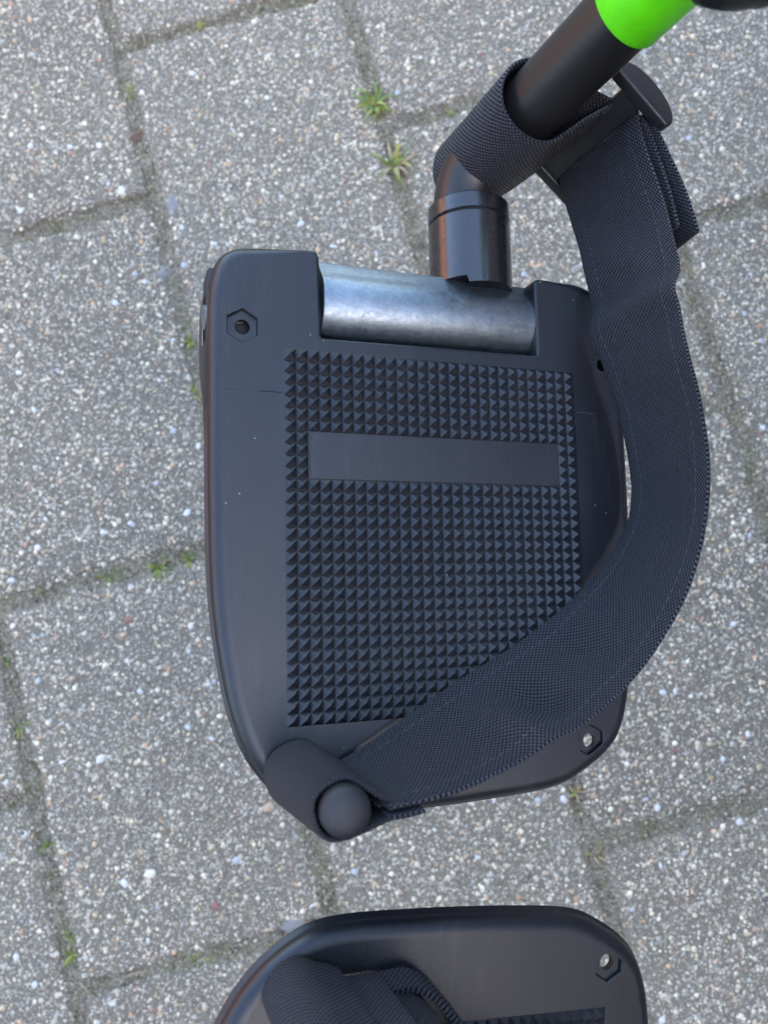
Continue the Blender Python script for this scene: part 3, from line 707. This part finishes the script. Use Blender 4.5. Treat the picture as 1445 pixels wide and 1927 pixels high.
def closed_loop(cx_, cy_, r, x_end, y0, y1, z0, z1, lean=(0, 0), rot=0., n=44):
    """teardrop path in plan: from (x_end,y0) round a circle back to (x_end,y1), as two ribbon edges"""
    c = []
    d = math.hypot(x_end - cx_, 0); a0 = math.acos(min(.98, r / max(d, r + .01)))
    for t in np.linspace(a0, 2 * math.pi - a0, n): c.append((cx_ + r * math.cos(t), cy_ + r * math.sin(t)))
    p = [(x_end, y0), ((x_end + c[0][0]) / 2, (y0 + c[0][1]) / 2)] + c + [((x_end + c[-1][0]) / 2, (y1 + c[-1][1]) / 2), (x_end, y1)]
    ro = lambda q: (cx_ + (q[0] - cx_) * math.cos(rot) - (q[1] - cy_) * math.sin(rot), cy_ + (q[0] - cx_) * math.sin(rot) + (q[1] - cy_) * math.cos(rot))
    p = [ro(q) for q in p]
    a = np.array([(q[0], q[1], z0) for q in p]); b = np.array([(q[0] + lean[0], q[1] + lean[1], z1) for q in p])
    return a, b
a, _ = closed_loop(2.6, -138, 9.6, 18.5, -136.6, -139.4, 1.5, 44.5, (0, 0), -.02)
b, _ = closed_loop(4.6, -138.6, 7.7, 20.5, -138.4, -140.8, 44.5, 44.5, (0, 0), -.07)
v, f, uv, _ = ribbon(loc(a), loc(b), 1.5, 12, lambda s, f_: .25 * math.sin(s * .5))
link('peg_loop', mesh('peg_loop', v, f, M['web_loop'], True, 60, uv), hs)
for q in (16.4, 18.6):
    aa = np.array([[q - 2.6, -137.0, 4], [q - .6, -138.5, 25], [q + 1.2, -140.2, 44]])
    v, f = stitches(loc(aa) + np.array([0, -1, 0]), loc(aa) + np.array([0, 1, 0]), .5, 1.0, None, 2.6, 1.9, .3)
    link('stitching', mesh('stitching', v, f, M['thread']), hs)
ta = catmull(loc([[15, -139.6, 3], [20, -138.6, 3], [25, -135.6, 3.5]]), 6); tb = catmull(loc([[17.5, -141.8, 46.6], [22, -141.6, 47], [27.5, -141.0, 46.6]]), 6)
v, f, uv, _ = ribbon(ta, tb, 1.4, 8); link('folded_end', mesh('folded_end', v, f, M['web'], True, 60, uv), hs)
# loop round the hanger tube
Aa = np.array([.13706, .06948, .98812]); T0 = np.array([89.53, 91.95, 40.29])
def tubept(q): return T0 + q * Aa
c0, c1 = tubept(-62), tubept(-15)
ring = []
a, b = closed_loop(0, 0, 13.9, 32, 1.2, -.4, 0, 1, (0, 0), .20, 54)
lo = np.array([[c0[0] - 1.2 + p[0], c0[1] - 1.6 + p[1], c0[2] + .12 * p[1] - .02 * p[0]] for p in a]); hi = np.array([[c1[0] - 1.8 + p[0] * 1.03, c1[1] - 1.8 + p[1] * 1.03, c1[2] + .10 * p[1] - .06 * p[0]] for p in a])
v, f, uv, _ = ribbon(loc(lo), loc(hi), 1.6, 14, lambda s, f_: .3 * math.sin(s * .21 + f_ * 2))
link('tube_loop', mesh('tube_loop', v, f, M['web'], True, 60, uv), hs)
# loose tail behind the strap
ta = catmull(loc([[122.5, 92, -16], [129, 80, -10], [138, 62, -5], [147.5, 42.5, -3]]), 8); tb = catmull(loc([[129, 91, 29], [133.3, 83, 31], [139.0, 64, 33.5], [144.2, 44.5, 35]]), 8)
v, f, uv, _ = ribbon(ta, tb, 1.6, 10, lambda s, f_: .5 * math.sin(s * .12)); link('loose_tail', mesh('loose_tail', v, f, M['web'], True, 60, uv), hs)
ta2 = catmull(loc([[121.5, 91, -16], [126.5, 78, -10], [134, 60, -6], [141, 46, -4]]), 8); tb2 = catmull(loc([[127.6, 90, 29], [130.6, 81, 30], [135.5, 63, 31], [138.6, 47.5, 31.5]]), 8)
v, f, uv, _ = ribbon(ta2, tb2, 1.6, 10); link('loose_tail', mesh('loose_tail', v, f, M['web'], True, 60, uv), hs)
# slide buckle
bk = empty('slide_buckle', W1 @ Matrix.Translation((.1215, .0965, .007))); tag(bk, 'black plastic slide buckle with curved ends joining strap and tube loop', 'buckle')
D_ = np.array([.80, -.60, 0]); D_ -= (D_ @ Aa) * Aa; D_ /= np.linalg.norm(D_); Mn = np.cross(Aa, D_)     # Mn points away from the camera side
if Mn[0] < 0: Mn = -Mn
def rim_poly():
    p = [(-10.2, -6.6), (15.6, -6.6)]
    for t in np.linspace(-.2, math.pi + .2, 18): p.append((2.8 + 14.2 * math.cos(t), -3.2 + 7.8 * math.sin(t)))
    return p
for sgn in (1, -1):
    o0 = Aa * (23.3 if sgn > 0 else -28.0)
    bmr = extrude_poly(rim_poly(), o0, D_, Mn, Aa, 4.7, .9); link('end_rim', bm_mesh('end_rim', bmr, M['buckle'], True, 40), bk)
for nm, dc, wd, mz, tk in (('centre_bar', 0.3, 9.8, -5.6, 2.6), ('side_bar', -11.2, 3.0, 1.2, 3.0), ('side_bar', 11.0, 3.0, 1.2, 3.0)):
    bmr = extrude_poly([(dc - wd / 2, mz), (dc + wd / 2, mz), (dc + wd / 2, mz + tk), (dc - wd / 2, mz + tk)], Aa * -23.5, D_, Mn, Aa, 47, .6)
    link(nm, bm_mesh(nm, bmr, M['buckle'], True, 40), bk)

# ------------------------------------------------------------------ heel strap of the lower footrest
h2 = empty('heel_strap', W2 @ Matrix.Translation((.003, .138, 0))); tag(h2, 'black webbing strap bunched on the lower footplate at the bottom edge', 'strap', 'heel straps')
def loc2(P): return np.asarray(P, float) - np.array([3, 138, 0])
a, b = closed_loop(5.0, 137.8, 8.5, 17.5, 140.6, 138.6, 1.5, 45.5, (1.0, .6), .16)
v, f, uv, _ = ribbon(loc2(a), loc2(b), 1.5, 12, lambda s, f_: .25 * math.sin(s * .5)); link('peg_loop', mesh('peg_loop', v, f, M['web'], True, 60, uv), h2)
q1 = [[14.5, 139.6, 3], [19, 139.8, 3], [27.5, 140.2, 3], [33, 138.6, 3], [38, 137.4, 3], [43.5, 133.0, 3], [49, 124.0, 3], [56, 110, 3.5], [70, 95, 5], [100, 82, 6]]
q2 = [[16.5, 141.4, 47], [21, 140.8, 47], [29, 140.6, 47], [34.5, 137.6, 47], [39, 136.6, 46], [45.5, 132.6, 45.5], [52, 125.4, 45], [60, 114, 45], [74, 103, 46], [101, 90, 48]]
v, f, uv, _ = ribbon(catmull(loc2(q1), 8), catmull(loc2(q2), 8), 1.5, 12, lambda s, f_: .4 * math.sin(s * .2)); link('webbing', mesh('webbing', v, f, M['web_loop'], True, 60, uv), h2)
q1 = np.array([[26.5, 140.9, 3.4], [31, 141.8, 3.4], [38.5, 141.6, 3.4], [47.5, 135.6, 3.4], [56.5, 125.6, 3.4], [66, 112, 3.5], [80, 97, 5]])
v, f, uv, _ = ribbon(catmull(loc2(q1), 8), catmull(loc2(q1 + np.array([.6, -1.6, 8.0])), 8), 1.9, 8, lambda s, f_: .2 * math.sin(s * .3)); link('folded_edge', mesh('folded_edge', v, f, M['web'], True, 60, uv), h2)
q1 = np.array([[17.4, 141.0, 4], [20, 141.2, 4], [24, 141.6, 4], [28.2, 141.9, 4]])
v, f, uv, _ = ribbon(catmull(loc2(q1), 4), catmull(loc2(q1 + np.array([1.2, .6, 42])), 4), 1.6, 12); link('sewn_overlap', mesh('sewn_overlap', v, f, M['web'], True, 60, uv), h2)
for q in (18.6, 28.2):
    aa = np.array([[q - .4, 141.9, 5], [q + .3, 142.2, 22], [q + 1, 142.6, 44]])
    v, f = stitches(loc2(aa) + np.array([0, -1, 0]), loc2(aa) + np.array([0, 1, 0]), .5, 1.2, None, 2.6, 1.9, .35)
    link('stitching', mesh('stitching', v, f, M['thread']), h2)

# ------------------------------------------------------------------ the wheelchair the footrests hang on (only a corner of it is in the picture)
M['frame'] = plain('black_frame_paint', (.012, .012, .013), .35, scale=200)
M['seat'] = plain('black_seat_fabric', (.015, .015, .018), .8, scale=300, bump=.4)
M['tyre'] = plain('grey_tyre', (.05, .05, .052), .8, scale=200)
wc = empty('wheelchair', Matrix.Translation((.45, -.08, 0))); tag(wc, 'black wheelchair, only a dark blurred lever of it in the top right corner', 'wheelchair')
WO = np.array([450., -80., 0.])
def wpart(nm, P, r, m, n=20):
    v, f = sweep(np.asarray(P, float) - WO, r, n); return link(nm, mesh(nm, v, f, m, True, 50), wc)
lev = catmull([[62, 139.5, 441.5], [66, 137.3, 440.9], [70.5, 136.4, 440.4], [75, 137.0, 440.2], [81, 139.0, 440.1], [95, 150, 446], [120, 175, 470]], 6)
wpart('release_lever', lev, np.interp(np.arange(len(lev)), [0, 6, len(lev) - 1], [5.0, 7.2, 7.6]), M['frame'], 28)
for y_ in (190, -352):
    wpart('side_frame', [(120, y_, 470), (140, y_, 508), (190, y_, 520), (560, y_, 520), (820, y_, 520)], 12, M['frame'])
    wpart('front_post', [(470, y_, 520), (470, y_, 170)], 11, M['frame'])
    wpart('lower_rail', [(470, y_, 190), (820, y_, 190)], 11, M['frame'])
    wpart('back_post', [(800, y_, 190), (810, y_, 520), (840, y_, 900), (910, y_, 910)], 11, M['frame'])
    wpart('arm_rest', [(470, y_, 720), (800, y_, 720)], 20, M['seat'])
    wpart('arm_post', [(490, y_, 520), (490, y_, 715)], 9, M['frame'])
    for cx_, r_, wz in ((810, 285, 18), (540, 80, 12)):
        yy = y_ + (45 if y_ > 0 else -45) if r_ > 100 else y_
        th = np.linspace(0, 2 * math.pi, 49)
        ty = link('wheel', mesh('wheel', *sweep(np.c_[cx_ + (r_ - wz) * np.cos(th), np.full(49, yy), r_ + (r_ - wz) * np.sin(th)] - WO, wz, 14, False), M['tyre']), wc)
        link('hub', mesh('hub', *sweep(np.array([(cx_, yy - 30., r_), (cx_, yy + 30., r_)]) - WO, r_ * .12, 20), M['zinc']), ty)
        V, F = [], []
        for q in range(12):
            v, f = sweep(np.array([(cx_, yy, r_), (cx_ + (r_ - wz) * math.cos(q * .5236), yy, r_ + (r_ - wz) * math.sin(q * .5236))]) - WO, 2.5, 6); b_ = len(V); V += v; F += [tuple(i_ + b_ for i_ in x_) for x_ in f]
        link('spokes', mesh('spokes', V, F, M['zinc']), ty)
link('seat', bm_mesh('seat', box(.05, .36, -.26, .26, .505, .555, .02), M['seat']), wc)
bb = box(.35, .40, -.26, .26, .56, .86, .02); link('backrest', bm_mesh('backrest', bb, M['seat']), wc)

# ------------------------------------------------------------------ houses beside the path: brown ones added unseen for shade and dark reflections, the sunlit one glows orange in the gloss
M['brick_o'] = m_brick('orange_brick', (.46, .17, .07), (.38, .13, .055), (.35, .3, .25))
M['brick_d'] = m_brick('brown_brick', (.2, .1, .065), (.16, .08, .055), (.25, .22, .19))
M['roof'] = plain('roof_tiles', (.12, .06, .045), .8, scale=20)
M['wframe'] = plain('white_window_frame', (.75, .75, .74), .5, scale=10)
M['glass'] = plain('dark_window_glass', (.03, .035, .04), .08, scale=5)
def house(x0, x1, y0, y1, h, ridge, face, mat, label):
    root = empty('house', Matrix.Translation(((x0 + x1) / 2, (y0 + y1) / 2, -.016))); tag(root, label, 'house', 'houses beside the paving')
    hx, hy = (x1 - x0) / 2, (y1 - y0) / 2
    link('wall', bm_mesh('wall', box(-hx, hx, -hy, hy, 0, h), mat, False), root)
    V = [(-hx - .3, -hy - .3, h), (hx + .3, -hy - .3, h), (hx + .3, hy + .3, h), (-hx - .3, hy + .3, h), (0, -hy - .3, ridge), (0, hy + .3, ridge)]
    link('roof', mesh('roof', V, [(0, 1, 4), (1, 2, 5, 4), (2, 3, 5), (3, 0, 4, 5), (3, 2, 1, 0)], M['roof'], False), root)
    if face == 0:
        for xx in np.arange(-hx + 2, hx - 1, 3.4):
            w = link('window', bm_mesh('window', box(xx - .6, xx + .6, hy, hy + .05, 1.0, 2.3, .01), M['wframe']), root)
            link('pane', bm_mesh('pane', box(xx - .52, xx + .52, hy + .04, hy + .06, 1.08, 2.22), M['glass']), w)
        return
    fx = face * hx
    for zz in (1.0, 3.6):
        for yy in np.arange(-hy + 1.5, hy - 1, 3.2):
            w = link('window', bm_mesh('window', box(min(fx, fx + face * .05), max(fx, fx + face * .05), yy - .6, yy + .6, zz, zz + 1.3, .01), M['wframe']), root)
            link('pane', bm_mesh('pane', box(min(fx + face * .04, fx + face * .06), max(fx + face * .04, fx + face * .06), yy - .52, yy + .52, zz + .08, zz + 1.22), M['glass']), w)
house(5.0, 12.0, -5.2, 9, 5.2, 8.0, -1, M['brick_d'], 'unseen brown brick house added on the right to darken reflections')
house(-8, 14, -13.5, -6.0, 5.6, 8.6, 0, M['brick_d'], 'unseen brown brick house added behind the viewer to cast the shade')
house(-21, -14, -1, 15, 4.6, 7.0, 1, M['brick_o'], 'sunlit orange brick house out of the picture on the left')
